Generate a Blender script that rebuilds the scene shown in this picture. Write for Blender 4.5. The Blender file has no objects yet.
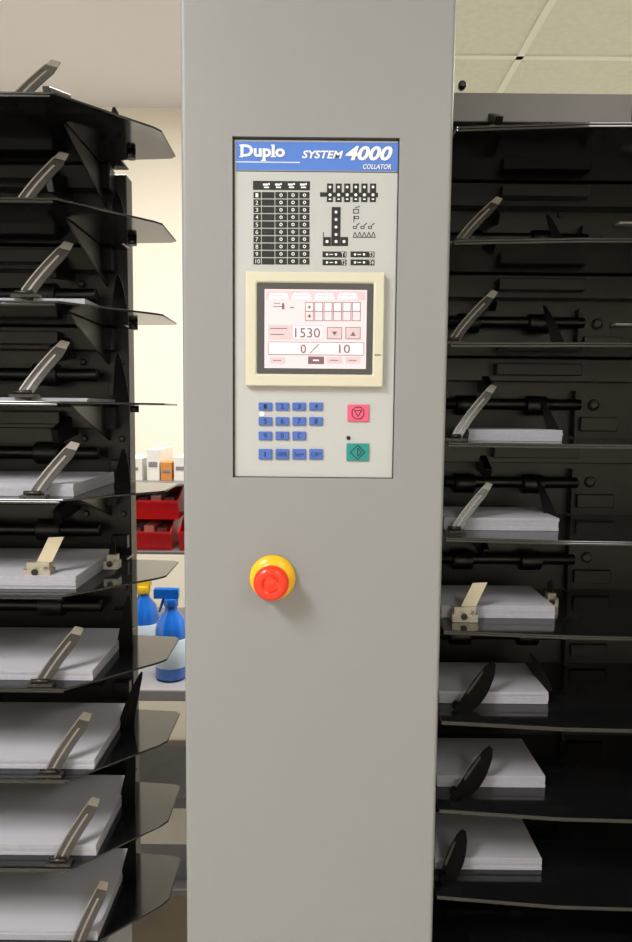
import bpy, bmesh, math, random
from mathutils import Vector, Matrix
random.seed(4)
CAMZ=1.45; F=680.0; TH=math.radians(4.93); RO=math.radians(0.54)
scene=bpy.context.scene
scene.view_settings.view_transform='Standard'
scene.view_settings.exposure=0.0

def pixel_to_plane(u,v,d):
    """image pixel coordinates, projected through the camera model -> metric (X,Z) on the vertical plane at depth d"""
    a0=u-316.0;b0=471.0-v
    a=(a0*math.cos(RO)-b0*math.sin(RO))/F; b=(a0*math.sin(RO)+b0*math.cos(RO))/F
    dy=math.cos(TH)+b*math.sin(TH); dz=-math.sin(TH)+b*math.cos(TH)
    return a*d/dy, CAMZ+d*dz/dy

# ---------------------------------------------------------------- materials
def lin(c):
    r=[]
    for x in c:
        x/=255.0
        r.append(x/12.92 if x<=0.04045 else ((x+0.055)/1.055)**2.4)
    return (*r,1.0)
MATS={}
def mat(name,col,rough=0.5,metal=0.0,var=0.05,scale=30.0,bump=0.0,emit=0.0,alpha=1.0,coat=0.0,spec=0.5):
    if name in MATS: return MATS[name]
    m=bpy.data.materials.new(name); m.use_nodes=True
    nt=m.node_tree; b=nt.nodes['Principled BSDF']
    c=lin(col)
    tc=nt.nodes.new('ShaderNodeTexCoord'); nz=nt.nodes.new('ShaderNodeTexNoise')
    nz.inputs['Scale'].default_value=scale; nz.inputs['Detail'].default_value=4
    nt.links.new(tc.outputs['Object'],nz.inputs['Vector'])
    rp=nt.nodes.new('ShaderNodeValToRGB')
    rp.color_ramp.elements[0].position=0.3; rp.color_ramp.elements[1].position=0.7
    rp.color_ramp.elements[0].color=(*[x*(1-var) for x in c[:3]],1)
    rp.color_ramp.elements[1].color=(*[min(1,x*(1+var)) for x in c[:3]],1)
    nt.links.new(nz.outputs['Fac'],rp.inputs['Fac'])
    nt.links.new(rp.outputs['Color'],b.inputs['Base Color'])
    b.inputs['Roughness'].default_value=rough; b.inputs['Metallic'].default_value=metal
    b.inputs['Specular IOR Level'].default_value=spec
    b.inputs['Coat Weight'].default_value=coat
    b.inputs['Alpha'].default_value=alpha
    if emit>0:
        nt.links.new(rp.outputs['Color'],b.inputs['Emission Color'])
        b.inputs['Emission Strength'].default_value=emit
    if bump>0:
        bp=nt.nodes.new('ShaderNodeBump'); bp.inputs['Strength'].default_value=bump; bp.inputs['Distance'].default_value=0.001
        n2=nt.nodes.new('ShaderNodeTexNoise'); n2.inputs['Scale'].default_value=scale*25
        nt.links.new(tc.outputs['Object'],n2.inputs['Vector'])
        nt.links.new(n2.outputs['Fac'],bp.inputs['Height']); nt.links.new(bp.outputs['Normal'],b.inputs['Normal'])
    MATS[name]=m; return m
M_col=mat('grey_powder_coat',(145,146,149),0.42,0,0.015,3,0.12)
M_panel=mat('panel_face_light_grey',(188,190,192),0.45,0,0.01,8)
M_dark=mat('recess_shade_and_plinth',(104,102,100),0.6)  # plinth colour; also edge shade painted into the panel recess
M_blue=mat('label_blue',(82,126,214),0.4,0,0.02)
M_white=mat('print_white',(244,244,246),0.5,0,0.01)
M_black=mat('print_black',(26,26,28),0.5,0,0.02)
M_bez=mat('bezel_cream',(212,208,190),0.4,0,0.01)
M_bezd=mat('bezel_inner_dark',(76,77,80),0.35)
M_scr=mat('lcd_glow_pink',(214,194,200),0.25,0,0.02,12,emit=0.45)
M_scr2=mat('lcd_light_field',(224,208,214),0.25,0,0.01,12,emit=0.48)
M_scr3=mat('lcd_grey_field',(198,178,184),0.25,0,0.01,12,emit=0.38)
M_ink=mat('lcd_ink',(124,98,108),0.3,0,0.01)
M_key=mat('key_blue',(74,108,190),0.35,0,0.03)
M_keyt=mat('key_legend',(24,30,66),0.5)
M_pink=mat('stop_key_pink',(232,92,126),0.35)
M_teal=mat('start_key_teal',(30,142,136),0.35)
M_yel=mat('estop_yellow',(246,190,20),0.3,0,0.02)
M_red=mat('estop_red',(250,52,16),0.28,0,0.03,coat=0.3)
M_redd=mat('estop_red_mark',(206,30,10),0.35)
M_tray=mat('tray_black_gloss',(20,20,21),0.11,0,0.25,6,spec=0.8)
M_body=mat('tower_black_paint',(22,21,22),0.38,0,0.2,5)
M_body2=mat('tower_black_plastic',(12,11,12),0.32,0,0.2,9)
M_fin=mat('fin_black',(6,6,6),0.45,0,0.2,9,spec=0.08)
M_steel=mat('steel',(150,146,140),0.3,0.9,0.08,40)
M_bolt=mat('bolt_dark',(64,61,58),0.35,0.8,0.1)
M_strip=mat('smoked_plastic_strip',(56,53,50),0.2,0.0,0.12,20,alpha=0.76,spec=0.6)
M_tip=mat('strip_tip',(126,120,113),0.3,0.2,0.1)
M_glint=mat('painted_glint_white',(210,208,204),0.4)
M_flag=mat('cream_plastic_flag',(196,186,162),0.4,0,0.05,alpha=0.9)
M_brk=mat('nickel_bracket',(178,172,158),0.32,0.55,0.06)
M_paper=mat('paper_white',(183,182,191),0.8,0,0.015,15)
M_paper2=mat('paper_edge',(166,165,176),0.85,0,0.06,200)
M_cap=mat('tower_cap_grey',(110,107,106),0.4,0.2,0.04)
M_wall=mat('wall_cream_paint',(240,235,222),0.85,0,0.015,2,0.2)
M_soff=mat('soffit_plaster',(226,224,230),0.9,0,0.015,2,0.2)
M_ceil=mat('ceiling_tile',(220,224,214),0.95,0,0.05,40,0.4)
M_tbar=mat('tbar_white',(236,238,230),0.5,0,0.01)
M_floor=mat('floor_vinyl',(196,186,170),0.45,0,0.08,6)
M_trim=mat('baseboard_grey',(120,112,104),0.6)
M_wood=mat('table_laminate',(150,148,150),0.35,0,0.03)
M_frame=mat('rack_steel_paint',(120,118,118),0.45,0.3)
M_bin=mat('bin_red_plastic',(236,28,38),0.3,0,0.05)
M_card=mat('cardboard',(176,146,114),0.8,0,0.06,30)
M_boxw=mat('carton_white',(230,228,222),0.7)
M_boxg=mat('carton_grey',(128,128,134),0.7)
M_org=mat('carton_orange',(206,134,70),0.7)
M_bot=mat('bottle_blue',(24,104,206),0.2,0,0.05,coat=0.3)
M_lab=mat('bottle_label',(206,222,236),0.4)
M_ycap=mat('cap_yellow',(236,196,40),0.4)
M_lamp=mat('lamp_diffuser',(255,252,248),0.5,0,0.0,emit=3.0)

# ---------------------------------------------------------------- mesh builder
class MB:
    def __init__(s): s.bm=bmesh.new(); s.mats=[]
    def mi(s,m):
        if m not in s.mats: s.mats.append(m)
        return s.mats.index(m)
    def face(s,pts,m):
        f=s.bm.faces.new([s.bm.verts.new(p) for p in pts]); f.material_index=s.mi(m); return f
    def plate(s,pts,vec,m,side=None):
        pts=[Vector(p) for p in pts]; vec=Vector(vec)
        n=Vector((0,0,0))
        for i in range(len(pts)): n+=pts[i].cross(pts[(i+1)%len(pts)])
        if n.dot(vec)>0: pts=pts[::-1]
        a=[s.bm.verts.new(p) for p in pts]; b=[s.bm.verts.new(p+vec) for p in pts]
        i0=s.mi(m); i1=s.mi(side or m)
        f=s.bm.faces.new(a); f.material_index=i0
        f=s.bm.faces.new(b[::-1]); f.material_index=i0
        k=len(a)
        for i in range(k):
            f=s.bm.faces.new([a[(i+1)%k],a[i],b[i],b[(i+1)%k]]); f.material_index=i1
    def box(s,x0,x1,y0,y1,z0,z1,m,side=None):
        s.plate([(x0,y0,z0),(x1,y0,z0),(x1,y1,z0),(x0,y1,z0)],(0,0,z1-z0),m,side)
    def lathe(s,c,axis,prof,m,n=32,smooth=True):
        """prof: list (r,h) along axis from c"""
        axis=Vector(axis).normalized(); t=Vector((0,0,1)) if abs(axis.z)<0.9 else Vector((1,0,0))
        e1=axis.cross(t).normalized(); e2=axis.cross(e1)
        c=Vector(c); rings=[]; mi=s.mi(m)
        for r,h in prof:
            rings.append([s.bm.verts.new(c+axis*h+(e1*math.cos(2*math.pi*i/n)+e2*math.sin(2*math.pi*i/n))*max(r,1e-5)) for i in range(n)])
        for k in range(len(rings)-1):
            for i in range(n):
                f=s.bm.faces.new([rings[k][i],rings[k][(i+1)%n],rings[k+1][(i+1)%n],rings[k+1][i]]); f.material_index=mi; f.smooth=smooth
        f=s.bm.faces.new(rings[0][::-1]); f.material_index=mi
        f=s.bm.faces.new(rings[-1]); f.material_index=mi
    def cyl(s,p0,p1,r,m,n=20):
        p0=Vector(p0);p1=Vector(p1); s.lathe(p0,p1-p0,[(r,0),(r,(p1-p0).length)],m,n)
    def done(s,name,parent=None,bevel=0.0,seg=2):
        bmesh.ops.recalc_face_normals(s.bm,faces=s.bm.faces[:])
        me=bpy.data.meshes.new(name); s.bm.to_mesh(me); s.bm.free()
        for m in s.mats: me.materials.append(m)
        o=bpy.data.objects.new(name,me); scene.collection.objects.link(o)
        if bevel>0:
            b=o.modifiers.new('bevel','BEVEL'); b.width=bevel; b.segments=seg; b.limit_method='ANGLE'; b.angle_limit=math.radians(50)
        if parent: o.parent=parent
        return o
def empty(name):
    e=bpy.data.objects.new(name,None); scene.collection.objects.link(e); e.empty_display_size=0.05; return e

# ---------------------------------------------------------------- room
XL,XR,YB,YF=-2.6,2.9,-2.4,3.9
H=CAMZ+1.25; SOF=CAMZ+1.15; YW=2.7
m=MB(); m.box(XL-.1,XR+.1,YB-.1,YF+.1,-.1,0,M_floor); m.done('floor')
m=MB(); m.box(XL-.1,XR+.1,YB-.1,YF+.1,H,H+.1,M_ceil)
xs=[-2.3+0.6*i for i in range(9)]
for x in xs: m.box(x-.012,x+.012,YB,YF,H-.006,H,M_tbar)
y=-2.3
while y<YF:
    m.box(XL,XR,y-.012,y+.012,H-.006,H,M_tbar); y+=0.6
m.done('ceiling')
m=MB(); m.box(XL,0.02,1.0,YW,SOF,H-.007,M_soff); m.done('soffit_left')  # assumed lowered plaster ceiling over the left side
m=MB(); m.box(XL,0.0,YW,YW+.1,0,H-.007,M_wall); m.done('wall_back')
m=MB(); m.box(0.0,0.1,YW,YF,0,H-.007,M_wall); m.done('wall_return')
m=MB(); m.box(0.1,XR,YF,YF+.1,0,H,M_wall); m.done('wall_far')
m=MB(); m.box(XL-.1,XL,YB,YW,0,H,M_wall); m.done('wall_left')
m=MB(); m.box(XR,XR+.1,YB,YF,0,H,M_wall); m.done('wall_right')
m=MB(); m.box(XL,XR,YB-.1,YB,0,H,M_wall); m.done('wall_front')
m=MB(); m.box(XL,0.0,YW-.012,YW,0,.1,M_trim); m.done('baseboard_back',bevel=.003)

# ---------------------------------------------------------------- control column
CD=0.8; CX=-0.0025; HW=0.1545; CB=1.05; r=0.005
xl,xr=CX-HW,CX+HW
pl=[pixel_to_plane(231,137,CD),pixel_to_plane(400,137,CD),pixel_to_plane(393,479,CD),pixel_to_plane(234,477,CD)]
PX0=(pl[0][0]+pl[3][0])/2; PX1=(pl[1][0]+pl[2][0])/2
PZ1=(pl[0][1]+pl[1][1])/2; PZ0=(pl[2][1]+pl[3][1])/2
z0,z1=0.04,2.25
col=empty('collator_control_column')
m=MB()
prof=[]
for k in range(7):
    a=math.pi/2*k/6
    prof.append((xr-r+r*math.sin(a),CD+r-r*math.cos(a)))
prof+= [(xr,CB),(xl,CB)]
for k in range(7):
    a=math.pi/2*k/6
    prof.append((xl+r-r*math.cos(a),CD+r-r*math.sin(a)))
for i in range(len(prof)-1):
    p,q=prof[i],prof[i+1]; m.face([(p[0],p[1],z0),(q[0],q[1],z0),(q[0],q[1],z1),(p[0],p[1],z1)],M_col)
m.face([(p[0],p[1],z1) for p in prof],M_col); m.face([(p[0],p[1],z0) for p in prof][::-1],M_col)
o=[(xl+r,CD,z0),(xr-r,CD,z0),(xr-r,CD,z1),(xl+r,CD,z1)]
i_=[(PX0,CD,PZ0),(PX1,CD,PZ0),(PX1,CD,PZ1),(PX0,CD,PZ1)]
for k in range(4): m.face([o[k],o[(k+1)%4],i_[(k+1)%4],i_[k]],M_col)
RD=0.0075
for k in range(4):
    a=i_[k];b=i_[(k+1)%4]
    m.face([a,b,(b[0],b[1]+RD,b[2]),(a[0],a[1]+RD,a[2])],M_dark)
m.face([(p[0],p[1]+RD,p[2]) for p in i_],M_dark)  # recess walls and back coloured dark to stand for shade around the panel
bmesh.ops.remove_doubles(m.bm,verts=m.bm.verts[:],dist=1e-6)
m.done('column_body',col)
m=MB(); m.box(xl,xr,CD-.02,CB+.0,0,.04,M_dark); m.done('column_plinth',col,.004)

# ---------------------------------------------------------------- control panel
pan=empty('control_panel')
PY=CD+0.0045
m=MB(); e=.0018
m.box(PX0+e,PX1-e*.4,PY,CD+RD-.0003,PZ0+e*.3,PZ1-e,M_panel); m.done('panel_face',pan,.0006)
class G(MB):
    def rect(s,u0,v0,u1,v1,m_,lay=1,base=PY):
        yf=base-0.0003*lay
        um,vm=(u0+u1)/2,(v0+v1)/2
        X0=pixel_to_plane(u0,vm,yf)[0];X1=pixel_to_plane(u1,vm,yf)[0];Z1=pixel_to_plane(um,v0,yf)[1];Z0=pixel_to_plane(um,v1,yf)[1]
        s.box(X0,X1,yf,base-0.00002,Z0,Z1,m_)
    def disc(s,u,v,rp,m_,lay=1,n=16,base=PY,rot=0):
        yf=base-0.0003*lay; X,Z=pixel_to_plane(u,v,yf); rr=rp*yf/F/1.0
        s.plate([(X+rr*math.cos(rot+2*math.pi*i/n),base-.00002,Z+rr*math.sin(rot+2*math.pi*i/n)) for i in range(n)],(0,-0.0003*lay,0),m_)
    def poly(s,uv,m_,lay=1,base=PY):
        yf=base-0.0003*lay
        s.plate([(pixel_to_plane(u,v,yf)[0],base-.00002,pixel_to_plane(u,v,yf)[1]) for u,v in uv],(0,-0.0003*lay,0),m_)
    def line(s,u0,v0,u1,v1,w,m_,lay=1,base=PY):
        dx,dy=u1-u0,v1-v0; L=math.hypot(dx,dy); nx,ny=-dy/L*w/2,dx/L*w/2
        s.poly([(u0+nx,v0+ny),(u1+nx,v1+ny),(u1-nx,v1-ny),(u0-nx,v0-ny)],m_,lay,base)
    def outline(s,u0,v0,u1,v1,w,m_,lay=1,base=PY):
        s.rect(u0,v0,u1,v0+w,m_,lay,base); s.rect(u0,v1-w,u1,v1,m_,lay,base)
        s.rect(u0,v0+w,u0+w,v1-w,m_,lay,base); s.rect(u1-w,v0+w,u1,v1-w,m_,lay,base)
def text(body,u0,v0,u1,v1,m_,lay=3,base=PY,shear=0.0,bold=0.0,parent=pan,name='legend'):
    cu=bpy.data.curves.new(name,'FONT'); cu.body=body; cu.size=1; cu.shear=shear; cu.offset=bold; cu.resolution_u=3
    ob=bpy.data.objects.new('tmp',cu); scene.collection.objects.link(ob)
    dg=bpy.context.evaluated_depsgraph_get(); me=bpy.data.meshes.new_from_object(ob.evaluated_get(dg))
    bpy.data.objects.remove(ob); bpy.data.curves.remove(cu)
    co=[v.co for v in me.vertices]
    ax,bx=min(c.x for c in co),max(c.x for c in co); ay,by=min(c.y for c in co),max(c.y for c in co)
    yf=base-0.0003*lay; um,vm=(u0+u1)/2,(v0+v1)/2
    X0=pixel_to_plane(u0,vm,yf)[0];X1=pixel_to_plane(u1,vm,yf)[0];Z1=pixel_to_plane(um,v0,yf)[1];Z0=pixel_to_plane(um,v1,yf)[1]
    for v in me.vertices:
        v.co=Vector((X0+(v.co.x-ax)/(bx-ax)*(X1-X0),yf,Z0+(v.co.y-ay)/(by-ay)*(Z1-Z0)))
    me.materials.clear(); me.materials.append(m_)
    o=bpy.data.objects.new(name,me); scene.collection.objects.link(o); o.parent=parent; return o
g=G()
g.rect(236,142,398,170.5,M_blue)
g.rect(236,161.7,300,162.5,M_white,2)
g.rect(236,171.2,398,172.0,M_black)
# table
g.rect(253,181,310,190,M_black)
for k,u in enumerate((266,278,291,303)):
    g.rect(u-3,183.5,u+2,185.5,M_white,2); g.rect(u-2,186.5,u+3,188,M_white,2); g.disc(u+3,184,1,M_white,2,8)
for k in range(10):
    v0=192+k*7.35
    for a,b in ((253.5,261),(261.8,274.5),(275.3,287),(287.8,298.5),(299.3,309.5)):
        g.rect(a,v0,b,v0+6.3,M_black)
    for u in (281,293,304.5):
        g.disc(u,v0+3.1,1.6,M_white,2,12); g.disc(u,v0+3.1,0.8,M_black,3,8)
# comb diagram
g.rect(320,192.5,378,197,M_black)
for k in range(6):
    u=330+k*8.6
    g.rect(u-3.1,183.5,u+3.1,202,M_black,1.2)
    g.disc(u,187,1.3,M_white,2,10); g.disc(u,194.8,1.5,M_white,2,10)
    g.rect(u-1.2,198.5,u+1.2,199.8,M_white,2)
g.rect(331.5,207,340.5,246,M_black)
for k in range(4): g.disc(336,212+k*7.5,1.4,M_white,2,10)
g.rect(323,237,331,246,M_black); g.rect(340.5,237,348,246,M_black); 
for u in (327,336,344): g.disc(u,241.5,1.5,M_white,2,10)
g.rect(323,232,323.8,237,M_black)
g.outline(353,209,359,213.5,.8,M_black); g.line(355,208,360,206,.8,M_black)
g.rect(353.5,216,354.3,222,M_black); g.outline(354.3,216,359,219,.7,M_black)
for k in range(3):
    u=353+k*7.5; g.outline(u,226,u+4,228.8,.7,M_black); g.line(u+3.5,225.5,u+6.5,223,.8,M_black)
for k in range(5):
    u=353+k*4.6; g.line(u,237,u+2,232,.7,M_black); g.line(u+2,232,u+4,237,.7,M_black); g.rect(u,237,u+4,237.7,M_black)
for v in (251.5,259.5):
    for u0 in (322.5,350.5):
        g.rect(u0,v,u0+24,v+5.8,M_black)
        for k in range(2): g.disc(u0+4.5+k*9,v+2.9,1.2,M_white,2,8)
        g.rect(u0+7,v+2.5,u0+10.5,v+3.3,M_white,2)
g.disc(348.5,438,2.1,M_black,3,14)
g.done('printed_graphics',pan)
text('Duplo',240.5,144.5,285,160.5,M_white,bold=.034)
g=G()
g.rect(239.3,144.6,243,145.7,M_white,3.1); g.rect(239.3,156,243,157.1,M_white,3.1)
g.rect(261,160,266,161,M_white,3.1); g.rect(271,144.6,274,145.6,M_white,3.1); g.rect(270.6,156,276,157,M_white,3.1)
g.done('wordmark_serifs',pan)
text('SYSTEM',302,150.5,343,158.5,M_white,shear=.25,bold=.026)
text('4000',345.5,146,392.5,160.5,M_white,shear=.25,bold=.034)
text('COLLATOR',363,164.2,391,169,M_white,shear=.25,bold=.01)
for i,(t,u,v) in enumerate((('T1',341,252.4),('T3',369,252.4),('T2',341,260.4),('T4',369,260.4))):
    text(t,u,v,u+4.5,v+4.2,M_white,lay=2.5)
for k in range(10):
    text(str(k+1),255.5,193.2+k*7.35,258.2 if k<9 else 260,197.2+k*7.35,M_white,lay=3.5)

# touch screen
scr=empty('touch_screen')
def slab(u0,v0,u1,v1,y0,y1,m_,name,bev,par):
    mm=MB(); um,vm=(u0+u1)/2,(v0+v1)/2
    X0=pixel_to_plane(u0,vm,y0)[0];X1=pixel_to_plane(u1,vm,y0)[0];Z1=pixel_to_plane(um,v0,y0)[1];Z0=pixel_to_plane(um,v1,y0)[1]
    mm.box(X0,X1,y0,y1,Z0,Z1,m_); return mm.done(name,par,bev,3)
def frame(u0,v0,u1,v1,a0,b0,a1,b1,y0,y1,yin,m_,name,bev,par):
    """picture-frame bezel: outer uv rect, inner uv rect, chamfered inwards"""
    mm=MB()
    def rc(u0,v0,u1,v1,y):
        um,vm=(u0+u1)/2,(v0+v1)/2
        X0=pixel_to_plane(u0,vm,y)[0];X1=pixel_to_plane(u1,vm,y)[0];Z1=pixel_to_plane(um,v0,y)[1];Z0=pixel_to_plane(um,v1,y)[1]
        return X0,X1,Z0,Z1
    O=rc(u0,v0,u1,v1,y0); I=rc(a0,b0,a1,b1,y0)
    o=[(O[0],O[2]),(O[1],O[2]),(O[1],O[3]),(O[0],O[3])]; i=[(I[0],I[2]),(I[1],I[2]),(I[1],I[3]),(I[0],I[3])]
    c=.0012; i2=[(I[0]+c,I[2]+c),(I[1]-c,I[2]+c),(I[1]-c,I[3]-c),(I[0]+c,I[3]-c)]
    for k in range(4):
        k2=(k+1)%4
        mm.face([(o[k][0],y0,o[k][1]),(o[k2][0],y0,o[k2][1]),(i[k2][0],y0,i[k2][1]),(i[k][0],y0,i[k][1])],m_)
        mm.face([(i[k][0],y0,i[k][1]),(i[k2][0],y0,i[k2][1]),(i2[k2][0],yin,i2[k2][1]),(i2[k][0],yin,i2[k][1])],m_)
        mm.face([(o[k2][0],y0,o[k2][1]),(o[k][0],y0,o[k][1]),(o[k][0],y1,o[k][1]),(o[k2][0],y1,o[k2][1])],m_)
    bmesh.ops.remove_doubles(mm.bm,verts=mm.bm.verts[:],dist=1e-6)
    return mm.done(name,par,bev,3)
BY=CD-0.004
frame(245.5,271.5,384,386.5,256,282,374,375,BY,PY-.0001,BY+.0025,M_bez,'bezel_frame',.0016,scr)
slab(255.5,281.5,374.5,375.5,BY+.002,PY-.0002,M_bezd,'bezel_inner_frame',.0003,scr)
SY=BY+.0016
slab(264.5,289.5,366.5,368.5,SY,BY+.002,M_scr,'lcd_panel',0,scr)
g=G()
B=dict(base=SY)
g.rect(266,291,365,299.5,M_scr3,1,**B)
for u in (268,291,314,337):
    g.poly([(u,299.5),(u+2,293),(u+19,293),(u+21,299.5)],M_scr2,2,**B)
    g.rect(u+4,295.3,u+16,296,M_scr3,3,**B)
g.line(273,306.5,283,306.5,.6,M_ink,1,**B); g.rect(274,303,280,303.6,M_ink,1,**B)
g.rect(290,307,294,308,M_ink,1,**B)
for k in range(6):
    u=305+k*9.4; g.outline(u,302,u+8.6,321,.55,M_ink,1,**B); g.rect(u,311,u+8.6,311.6,M_ink,1,**B)
    g.rect(u+1,303,u+7.6,310.8,M_scr2,.9,**B)
g.rect(307.5,306.5,311,307.5,M_ink,2,**B); g.rect(307.5,315.5,311,316.5,M_ink,2,**B); g.rect(309,305,309.8,309,M_ink,2,**B); g.rect(309,314,309.8,318,M_ink,2,**B)
g.rect(268,325,323,339.5,M_scr3,1,**B)
g.rect(293,326,322.5,339,M_scr2,2,**B)
g.rect(270,328,287,328.7,M_ink,2,**B); g.rect(270,334,284,334.7,M_ink,2,**B)
for u in (327,345.5):
    g.rect(u,327,u+15,339,M_scr3,1,**B); g.outline(u,327,u+15,339,.5,M_ink,2,**B)
g.poly([(332,331.5),(337,331.5),(334.5,335.5)],M_ink,3,**B); g.poly([(350.5,335.5),(355.5,335.5),(353,331.5)],M_ink,3,**B)
g.rect(268,342,364,355,M_scr2,1,**B); g.outline(268,342,364,355,.5,M_ink,2,**B)
g.line(310,353,319,344,.8,M_ink,3,**B)
g.rect(308,356.5,324,364,M_ink,1,**B); g.rect(313,359.5,319,361,M_scr2,2,**B)
for u in (270,327,345.5):
    g.rect(u,357,u+15,363.5,M_scr3,1,**B); g.rect(u+3,360,u+11,360.6,M_ink,2,**B)
g.rect(374.5,354.5,381,355.5,M_bezd,1,base=BY)
g.done('screen_graphics',scr)
text('1530',295,328,320,337.5,M_ink,base=SY,lay=4,parent=scr)
text('1',282,303,284,309,M_ink,base=SY,lay=4,parent=scr)
text('0',300.5,344.5,306,353,M_ink,base=SY,lay=4,parent=scr)
text('10',339,344.5,350,353,M_ink,base=SY,lay=4,parent=scr)

# keys
keys=empty('keypad')
mm=MB(); gl=G(); KY=PY-.0022
def key(u0,v0,u1,v1,m_,mb):
    um,vm=(u0+u1)/2,(v0+v1)/2
    X0=pixel_to_plane(u0,vm,KY)[0];X1=pixel_to_plane(u1,vm,KY)[0];Z1=pixel_to_plane(um,v0,KY)[1];Z0=pixel_to_plane(um,v1,KY)[1]
    mb.box(X0,X1,KY,PY-.0001,Z0,Z1,m_)
lab={0:'1234',1:'5678',2:'90C',3:'    '}
for r_,(v0,v1) in enumerate(((402.5,410.5),(417,425.5),(431.5,440),(449,459.5))):
    for c_ in range(4):
        if r_==2 and c_==3: continue
        u0=258.5+c_*16.9; key(u0,v0,u0+13.6,v1,M_key,mm)
        if r_<3: text(lab[r_][c_],u0+5.2,v0+1.6,u0+8.4,v1-1.8,M_keyt,base=KY,lay=1,parent=keys)
        else:
            if c_==0: gl.rect(u0+6,v0+3,u0+7.2,v1-3,M_keyt,1,KY)
            else: text(('','100%','Set+','C/R*')[c_],u0+2,v0+3.2,u0+11.6,v1-3,M_keyt,base=KY,lay=1,parent=keys)
key(347.5,404.5,369,421.5,M_pink,mm); key(346.5,443.5,369,461,M_teal,mm)
mm.done('key_caps',keys,.0009)
for (cu,cv,n,rr,rot) in ((358,413,8,6.4,math.pi/8),(357.6,452.3,4,7.2,0)):
    pts=[(cu+rr*math.cos(rot+2*math.pi*i/n),cv+rr*math.sin(rot+2*math.pi*i/n)) for i in range(n)]
    for i in range(n): gl.line(*pts[i],*pts[(i+1)%n],.9,M_keyt,1,KY)
t3=[(354.5,410.5),(361.5,410.5),(358,416.5)]
for i in range(3): gl.line(*t3[i],*t3[(i+1)%3],.8,M_keyt,1,KY)
gl.line(357.8,448,357.8,456.5,.8,M_keyt,1,KY); gl.line(357.8,448,361.5,452.3,.8,M_keyt,1,KY);gl.line(361.5,452.3,357.8,456.5,.8,M_keyt,1,KY)
gl.done('key_legends',keys)
g=G(); g.disc(262,414,2.6,M_white,3,16); g.done('painted_glare_spot',keys)  # white glare by the keys, painted as a flat disc

# emergency stop
es=empty('emergency_stop_button')
ex,ez=pixel_to_plane(272.5,578,CD-.004); ec=(ex,CD-.0002,ez); ax=(0,-1,0)
m=MB(); m.lathe(ec,ax,[(.0272,0),(.0275,.003),(.0265,.0065),(.0235,.009),(.0195,.0105),(.0165,.0115),(.0165,.016)],M_yel,48); m.done('yellow_collar',es)
m=MB(); m.lathe(ec,ax,[(.0135,.010),(.0135,.021),(.0178,.0225),(.0205,.0255),(.0205,.030),(.0192,.0335),(.0160,.0358),(.0110,.0364),(.0105,.0358),(.0050,.0356),(.0045,.0362),(.0001,.0364)],M_red,48)
for k in range(3):
    a0=k*2*math.pi/3+.3
    pts=[]
    for j in range(7): a=a0+j*.2; pts.append((ex+.0098*math.cos(a),ec[1]-.0358,ez+.0098*math.sin(a)))
    for j in range(6,-1,-1): a=a0+j*.2; pts.append((ex+.0078*math.cos(a),ec[1]-.0358,ez+.0078*math.sin(a)))
    m.plate(pts,(0,-.0004,0),M_redd)
m.done('red_mushroom_cap',es)

# ---------------------------------------------------------------- helpers for the bin towers
def strip(mb,x,y,z,dx,dy,h,w=.015,ms=None):
    """curved smoked plastic paper holder leaning up and away"""
    ms=ms or M_strip
    n=8; P=[]
    for i in range(n+1):
        t=i/n
        P.append(Vector((x+dx*t**1.15,y+dy*t,z+h*(t**.92))))
    wv=Vector((w,0,-.004))
    for i in range(n):
        s0=1-.35*max(0,(i-n+2)/2); s1=1-.35*max(0,(i+1-n+2)/2)
        a,b=P[i],P[i+1]
        mm_=M_tip if i>=n-1 else ms
        mb.plate([a,a+wv*s0,b+wv*s1,b],(0,-.0014,.0004),mm_)
        if 1<=i<n-2: mb.plate([a+wv*.42+Vector((0,-.0016,.0004)),a+wv*.58+Vector((0,-.0016,.0004)),b+wv*.58+Vector((0,-.0016,.0004)),b+wv*.42+Vector((0,-.0016,.0004))],(0,-.0004,.0001),M_tip)
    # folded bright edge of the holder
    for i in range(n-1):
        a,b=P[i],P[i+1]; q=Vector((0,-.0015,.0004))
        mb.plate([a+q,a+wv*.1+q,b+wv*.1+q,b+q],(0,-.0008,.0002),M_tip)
    mb.box(x-.006,x+w+.008,y-.006,y+.008,z,z+.0035,M_strip)
    mb.cyl((x-.002,y-.002,z+.006),(x+w+.002,y-.002,z+.006),.0024,M_bolt,12)
def blade(mb,x,y,z,dx,dy,h,w=.02,m_=None):
    m_=m_ or M_fin
    P=[];Q=[]
    n=7
    for i in range(n+1):
        t=i/n
        c=Vector((x+dx*(t**1.3),y+dy*t,z+h*t)); ww=w*(1-t)**.7+.003
        P.append(c-Vector((ww/2,0,0))); Q.append(c+Vector((ww/2,0,0)))
    mb.plate(P+Q[::-1],(0,.002,0),m_)
def armblade(mb,x,y,z,dx,dy,h,w=.016):
    """bent black arm: foot, bowed shank and rounded tip"""
    n=9; L=[];R=[]
    for i in range(n+1):
        t=i/n
        c=Vector((x+dx*(t**.8),y+dy*t,z+h*(t**1.25)))
        ww=w*(.55+.9*math.sin(math.pi*min(1,t*.9+.08))) if t<1 else w*.35
        nrm=Vector((-h,0,dx)).normalized()
        L.append(c+nrm*ww*.5); R.append(c-nrm*ww*.5)
    mb.plate(L+R[::-1],(0,.0022,0),M_fin)
    mb.cyl((x,y-.006,z+.006),(x,y+.008,z+.006),.0055,M_fin,14)
    mb.plate([L[3]+Vector((0,-.0004,0)),L[7]+Vector((0,-.0004,0)),L[7]*.85+R[7]*.15+Vector((0,-.0004,0)),L[3]*.85+R[3]*.15+Vector((0,-.0004,0))],(0,-.0003,0),M_bolt)
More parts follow.
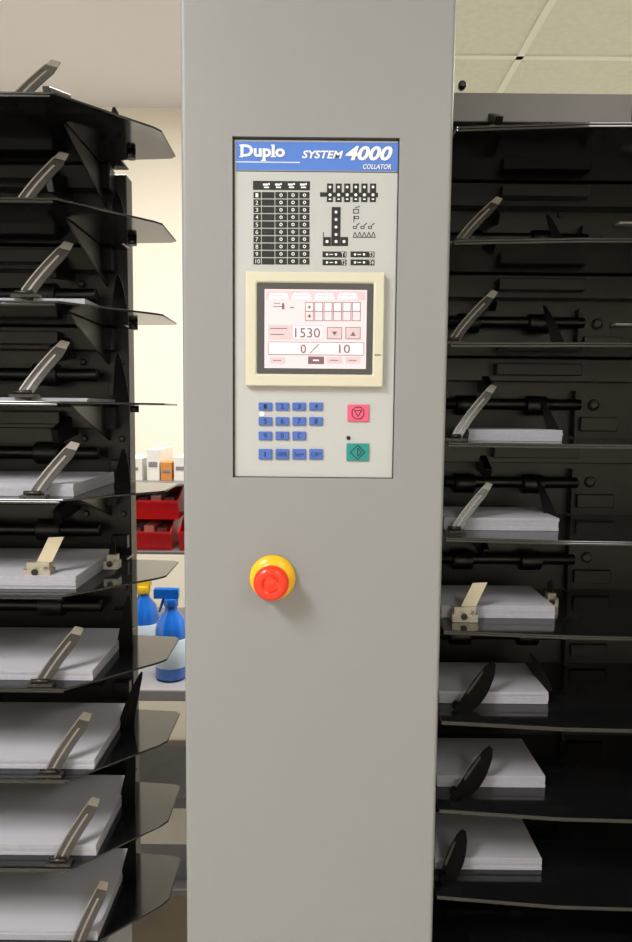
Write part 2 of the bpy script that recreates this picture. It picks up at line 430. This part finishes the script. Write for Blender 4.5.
def bracket(mb,x,y,z,w=.032,flag=True):
    mb.box(x,x+w,y,y+.018,z,z+.010,M_brk); mb.box(x+.003,x+w-.002,y+.004,y+.016,z+.010,z+.018,M_brk)
    mb.lathe((x+w*.45,y,z+.0075),(0,-1,0),[(.0040,0),(.0040,.0016),(.003,.0018)],M_bolt,16)
    mb.lathe((x+w*.82,y+.001,z+.012),(0,-1,0),[(.002,0),(.002,.003)],M_steel,12)
    if flag: mb.plate([(x+w*.40,y+.010,z+.018),(x+w*.98,y+.010,z+.018),(x+w*1.42,y+.012,z+.048),(x+w*.84,y+.012,z+.047)],(0,.0012,0),M_flag)
    else: mb.plate([(x+w*.2,y+.010,z+.018),(x+w*.7,y+.010,z+.018),(x+w*.7,y+.012,z+.035),(x+w*.3,y+.012,z+.032)],(0,.0012,0),M_fin)
def paper(x0,x1,y0,y1,z,h):
    mb=MB(); n=max(2,int(h/.0035)); zz=z
    for i in range(n):
        jx,jy=random.uniform(-.0006,.0006),random.uniform(-.0008,.0008)
        mb.box(x0+jx,x1+jx,y0+jy,y1+jy,zz,zz+h/n-.00012,M_paper,M_paper2); zz+=h/n
    mb.box(x0+.001,x1-.001,y0+.001,y1-.001,z,z+h-.0003,M_paper2)
    return mb.done('paper_stack')

# ---------------------------------------------------------------- left tower
LT=empty('collator_bin_tower')
zl=[CAMZ+.343-.1111*k for k in range(10)]
TX=-.193
body=MB()
body.box(-.80,-.274,1.0,1.03,.70,CAMZ+.335,M_body)
body.box(-.80,-.38,1.03,1.28,.0,CAMZ+.32,M_body)
body.box(-.80,-.29,.80,1.03,.03,.70,M_col)
body.box(-.83,-.80,.78,1.28,.0,CAMZ+.37,M_body)
tr=MB(); fx=MB()
for k,z in enumerate(zl):
    pts=[(-.80,.768),(-.288,.768),(-.200,.855),(TX,.866),(TX,.948),(-.200,.955),(-.270,.962),(-.270,1.0),(-.80,1.0)]
    tr.plate([(a,b,z-.0025) for a,b in pts],(0,0,.0025),M_tray)
    tr.box(-.79,-.292,.7685,.7705,z-.0055,z-.0025,M_tray)
    body.box(-.78,-.29,.975,1.0,z-.036,z-.004,M_body2)
    body.box(-.60,-.36,.955,.976,z-.030,z-.012,M_body)
    body.cyl((-.74,.972,z+.040),(-.31,.972,z+.040),.009,M_body2,16)
    for xx in (-.66,-.52,-.40): body.cyl((xx,.972,z+.040),(xx+.035,.972,z+.040),.016,M_body,20)
    body.plate([(-.305,1.0,z-.003),(-.305,.84,z-.003),(-.305,.86,z-.012),(-.305,1.0,z-.055)],(.003,0,0),M_body2)
    body.plate([(-.36,1.0,z+.065),(-.36,.93,z+.055),(-.36,.92,z+.075),(-.36,1.0,z+.1)],(.01,0,0),M_body2)
    fx.cyl((-.248,.93,z-.012),(-.248,.93,z-.003),.006,M_body2,16)
    for xx in (-.285,-.34): 
        body.lathe((xx,1.0,z+.06),(0,-1,0),[(.005,0),(.005,.003),(.003,.004)],M_bolt,12)
    body.box(-.30,-.276,.985,1.0,z+.01,z+.03,M_body2)
# strip base x and y, lean, height
sx=[(-.352,.80,.040,.062),(-.347,.80,.042,.070),(-.342,.79,.044,.070),(-.345,.785,.042,.068),(-.332,.775,.042,.064),None,(-.330,.776,.040,.062),(-.322,.776,.040,.066),(-.314,.776,.040,.068),(-.296,.778,.030,.068)]
ph=[.0,.0,.006,.004,.015,.016,.012,.012,.014,.012]
for k,z in enumerate(zl):
    zp=z+ph[k]+.0004
    if ph[k]>0:
        paper(-.56,-.266-(.018 if k in(4,5) else 0),.792,.953,z+.0003,ph[k])
    if sx[k]:
        strip(fx,sx[k][0],sx[k][1],z+(.0004 if k>3 or k<2 else ph[k]+.0004),sx[k][2],.03,sx[k][3],.016)
    else:
        bracket(fx,-.348,.796,zp-.004,w=.032); bracket(fx,-.275,.87,zp-.010,w=.018,flag=False)
    if k not in (5,):
        blade(fx,-.258,.90,z+.0004,(-.006,-.004,-.004,-.006,0,0,.004,.020,.008,.006)[k],.01,(.045,.05,.055,.065,.05,0,.072,.075,.075,.06)[k],.020)
body.done('tower_frame',LT,.0012,1); tr.done('bin_trays',LT,.0008,2); fx.done('paper_guides',LT)

# ---------------------------------------------------------------- right tower
RT=empty('collator_bin_tower')
zr=[CAMZ+.306-.1132*k for k in range(10)]
zr[0]+=.018; zr[1]+=.006; zr[2]+=.003
body=MB(); tr=MB(); fx=MB()
RX0=.156
body.box(RX0,.86,1.0,1.05,.66,CAMZ+.405,M_body)
body.box(RX0,.86,1.05,1.30,0,CAMZ+.40,M_body)
body.box(RX0,.86,.80,1.05,.03,.60,M_col)
body.box(.86,.89,.78,1.30,0,CAMZ+.42,M_body)
body.box(RX0,.435,.985,1.30,CAMZ+.405,CAMZ+.444,M_cap)
body.box(.44,.89,.985,1.30,CAMZ+.422,CAMZ+.436,M_body)
for k,z in enumerate(zr):
    pts=[(RX0,.80),(.30,.785),(.86,.768),(.86,1.0),(RX0,1.0)]
    tr.plate([(a,b,z-.0025) for a,b in pts],(0,0,.0025),M_tray)
    tr.plate([(RX0,.8008,z-.0025),(.30,.7858,z-.0025),(.86,.7688,z-.0025),(.86,.7705,z-.0025),(.30,.7875,z-.0025),(RX0,.8025,z-.0025)],(0,0,-.003),M_tray)
    body.box(.18,.84,.975,1.0,z-.036,z-.004,M_body2)
    body.box(.25,.37,.955,.976,z-.028,z-.012,M_body)
    body.cyl((.17,.985,z+.048),(.38,.985,z+.048),.008,M_body2,16)
    for xx in (.20,.30): body.cyl((xx,.985,z+.046),(xx+.03,.985,z+.046),.014,M_body2,20)
    body.lathe((.405,1.0,z+.048),(0,-1,0),[(.0085,0),(.0085,.003),(.006,.004),(.006,.002),(.003,.002)],M_bolt,20)
    body.lathe((.345,1.0,z+.085),(0,-1,0),[(.004,0),(.004,.003)],M_bolt,14)
    body.lathe((.245,1.0,z+.085),(0,-1,0),[(.004,0),(.004,.003)],M_bolt,14)
    body.box(.372,.376,.985,1.0,z+.002,z+.108-.04,M_body2)
    body.box(.385,.44,.994,1.0,z+.010,z+.030,M_body2)
    body.plate([(.235,1.0,z+.065),(.235,.95,z+.058),(.235,.94,z+.07),(.235,1.0,z+.1)],(.01,0,0),M_body2)
    if k in (1,2): body.box(.424,.455,.985,.9995,z+(.070 if k==1 else .045),z+(.0735 if k==1 else .0485),M_glint)  # reflections on the back wall, painted as thin white strips
rp=[0,0,0,.014,.016,.016,.016,.016,.016,0]
rs={0:(.175,.85,.04,.034),1:(.160,.83,.058,.066),2:(.156,.83,.060,.070),3:(.162,.83,.056,.070),4:(.165,.83,.052,.060)}
for k,z in enumerate(zr):
    zp=z+rp[k]+.0004
    if rp[k]>0: paper(.162 if k!=3 else .19,.303+(.004 if k in(3,4,5) else 0),.85,.953,z+.0003,rp[k])
    zz=z+.0004
    if k in rs: strip(fx,rs[k][0],rs[k][1],zz,rs[k][2],.03,rs[k][3],.012)
    elif k==5: bracket(fx,.172,.830,z+.0004,w=.032); bracket(fx,.313,.90,zz,w=.016,flag=False)
    elif k<9: armblade(fx,.180 if k<8 else .168,.825,zz,.050 if k<8 else .030,.02,.056,.017)
    if k<5 or k==6: blade(fx,.314,.89,zz,-.016,.02,(.05,.06,.06,.055,.06,0,.045)[k],.016)
body.lathe((.197,.99,CAMZ+.452),(0,-1,0),[(.005,0),(.006,.01),(.004,.013)],M_body2,16)
body.done('tower_frame',RT,.0012,1); tr.done('bin_trays',RT,.0008,2); fx.done('paper_guides',RT)

# ---------------------------------------------------------------- background bench
TZ=CAMZ-.675
b=empty('workbench'); m=MB()
m.box(-1.5,-.05,1.6,2.3,TZ-.03,TZ,M_wood)
for xx in (-1.45,-.14):
    for yy in (1.65,2.2): m.box(xx,xx+.05,yy,yy+.05,0,TZ-.03,M_frame)
m.box(-1.45,-.1,1.68,2.25,.18,.20,M_frame); m.done('bench_frame_and_top',b,.004)
b=empty('storage_rack'); m=MB()
for zz in (-.372,-.19): m.box(-1.3,-.15,1.78,2.1,CAMZ+zz-.008,CAMZ+zz,M_frame)
for xx in (-1.3,-.18):
    for yy in (1.78,2.07): m.box(xx,xx+.03,yy,yy+.03,TZ,CAMZ+.02,M_frame)
m.done('rack_frame',b,.002)
def redbin(x,y,z,w=.13,d=.17,h=.082):
    mb=MB(); t=.003
    mb.box(x,x+w,y,y+d,z,z+t,M_bin); mb.box(x,x+w,y+d-t,y+d,z+t,z+h,M_bin)
    for xx in (x,x+w-t):
        mb.plate([(xx,y,z+t),(xx,y+d-t,z+t),(xx,y+d-t,z+h),(xx,y+.055,z+h),(xx,y-.018,z+.05)],(t,0,0),M_bin)
    mb.plate([(x+t,y,z+t),(x+w-t,y,z+t),(x+w-t,y-.018,z+.05),(x+t,y-.018,z+.05)],(0,t,0),M_bin)
    mb.plate([(x-.002,y-.018,z+.046),(x+w+.002,y-.018,z+.046),(x+w+.002,y-.022,z+.053),(x-.002,y-.022,z+.053)],(0,.003,0),M_bin)
    for j in range(3): mb.box(x+.012+j*.036,x+.040+j*.036,y+.03,y+d-.02,z+t,z+.055+.006*(j%2),M_boxw if j%2 else M_boxg)
    return mb.done('parts_bin',None,.0012,2)
for row in range(2):
    for i in range(5): redbin(-.965+i*.15+row*.02,1.80,CAMZ-.3718+row*.083)
for (x,w,h,mt,nm) in ((-.98,.16,.10,M_card,'cardboard_box'),(-.80,.10,.07,M_boxw,'carton'),(-.68,.12,.09,M_boxg,'carton'),(-.545,.07,.06,M_boxw,'carton'),(-.462,.034,.085,M_boxw,'carton'),(-.424,.03,.05,M_org,'carton'),(-.388,.034,.065,M_boxw,'carton'),(-.348,.08,.045,M_org,'carton')):
    mb=MB(); z=CAMZ-.1898
    mb.box(x,x+w,1.85,2.02,z,z+h,mt); mb.box(x,x+w,1.932,1.938,z+h,z+h+.0008,M_boxw); mb.box(x+w*.15,x+w*.85,1.849,1.85,z+h*.45,z+h*.6,M_boxg); mb.done(nm,None,.002)
def bottle(x,y,s,mt,cap,name):
    mb=MB(); z=TZ+.0004
    mb.lathe((x,y,z),(0,0,1),[(.030*s,0),(.036*s,.006*s),(.036*s,.11*s),(.030*s,.135*s),(.014*s,.155*s),(.013*s,.165*s)],mt,28)
    mb.lathe((x,y,z),(0,0,1),[(.0365*s,.03*s),(.0365*s,.095*s)],M_lab,28)
    mb.lathe((x,y,z+.165*s),(0,0,1),[(.016*s,0),(.016*s,.018*s)],cap,20)
    mb.box(x-.038*s,x+.018*s,y-.009*s,y+.009*s,z+.183*s,z+.205*s,cap)
    mb.plate([(x-.020*s,y-.003,z+.183*s),(x-.030*s,y-.003,z+.150*s),(x-.025*s,y-.003,z+.150*s),(x-.012*s,y-.003,z+.183*s)],(0,.006,0),cap)
    return mb.done(name,None,.0015)
bottle(-.362,1.68,1.12,M_bot,M_bot,'spray_bottle'); bottle(-.462,1.80,1.12,M_bot,M_ycap,'spray_bottle'); bottle(-.58,1.70,.9,M_bot,M_ycap,'spray_bottle')
mb=MB(); mb.box(-.55,-.25,1.72,2.0,.2005,.43,M_boxg); mb.box(-.54,-.26,1.7195,1.72,.30,.40,M_boxw); mb.done('cardboard_box',None,.003)
mb=MB(); mb.box(-.95,-.60,1.72,2.0,.2005,.50,M_boxw); mb.done('carton',None,.003)

# ---------------------------------------------------------------- lights
def fixture(x,y,z,sx,sy,w,col=(1,.985,.97)):
    mb=MB(); mb.box(x-sx/2-.02,x+sx/2+.02,y-sy/2-.02,y+sy/2+.02,z-.03,z-.0005,M_tbar)
    mb.box(x-sx/2,x+sx/2,y-sy/2,y+sy/2,z-.034,z-.03,M_lamp)
    mb.done('ceiling_light_fixture')
    l=bpy.data.lights.new('tube_light','AREA'); l.shape='RECTANGLE'; l.size=sx;l.size_y=sy; l.energy=w; l.color=col
    o=bpy.data.objects.new('ceiling_lamp_light',l); o.location=(x,y,z-.04); scene.collection.objects.link(o)
fixture(-1.2,-.5,H-.007,.5,.9,60)
fixture(1.0,-1.3,H-.007,.6,1.2,14)
fixture(-.3,1.35,SOF,.4,.6,38,(1,.955,.88))  # added lamp out of view, put in to brighten the cream wall
fixture(1.6,2.2,H-.007,.6,1.2,34,(.97,1,.97))
w=bpy.data.worlds.new('World'); scene.world=w; w.use_nodes=True
w.node_tree.nodes['Background'].inputs[0].default_value=(.5,.5,.5,1); w.node_tree.nodes['Background'].inputs[1].default_value=.3

cam=bpy.data.cameras.new('camera'); co=bpy.data.objects.new('camera',cam); scene.collection.objects.link(co)
cam.sensor_fit='VERTICAL'; cam.sensor_height=36; cam.lens=F/942*36; cam.clip_start=.02
co.matrix_world=Matrix.Translation((0,0,CAMZ))@Matrix.Rotation(math.pi/2-TH,4,'X')@Matrix.Rotation(RO,4,'Z')
scene.camera=co
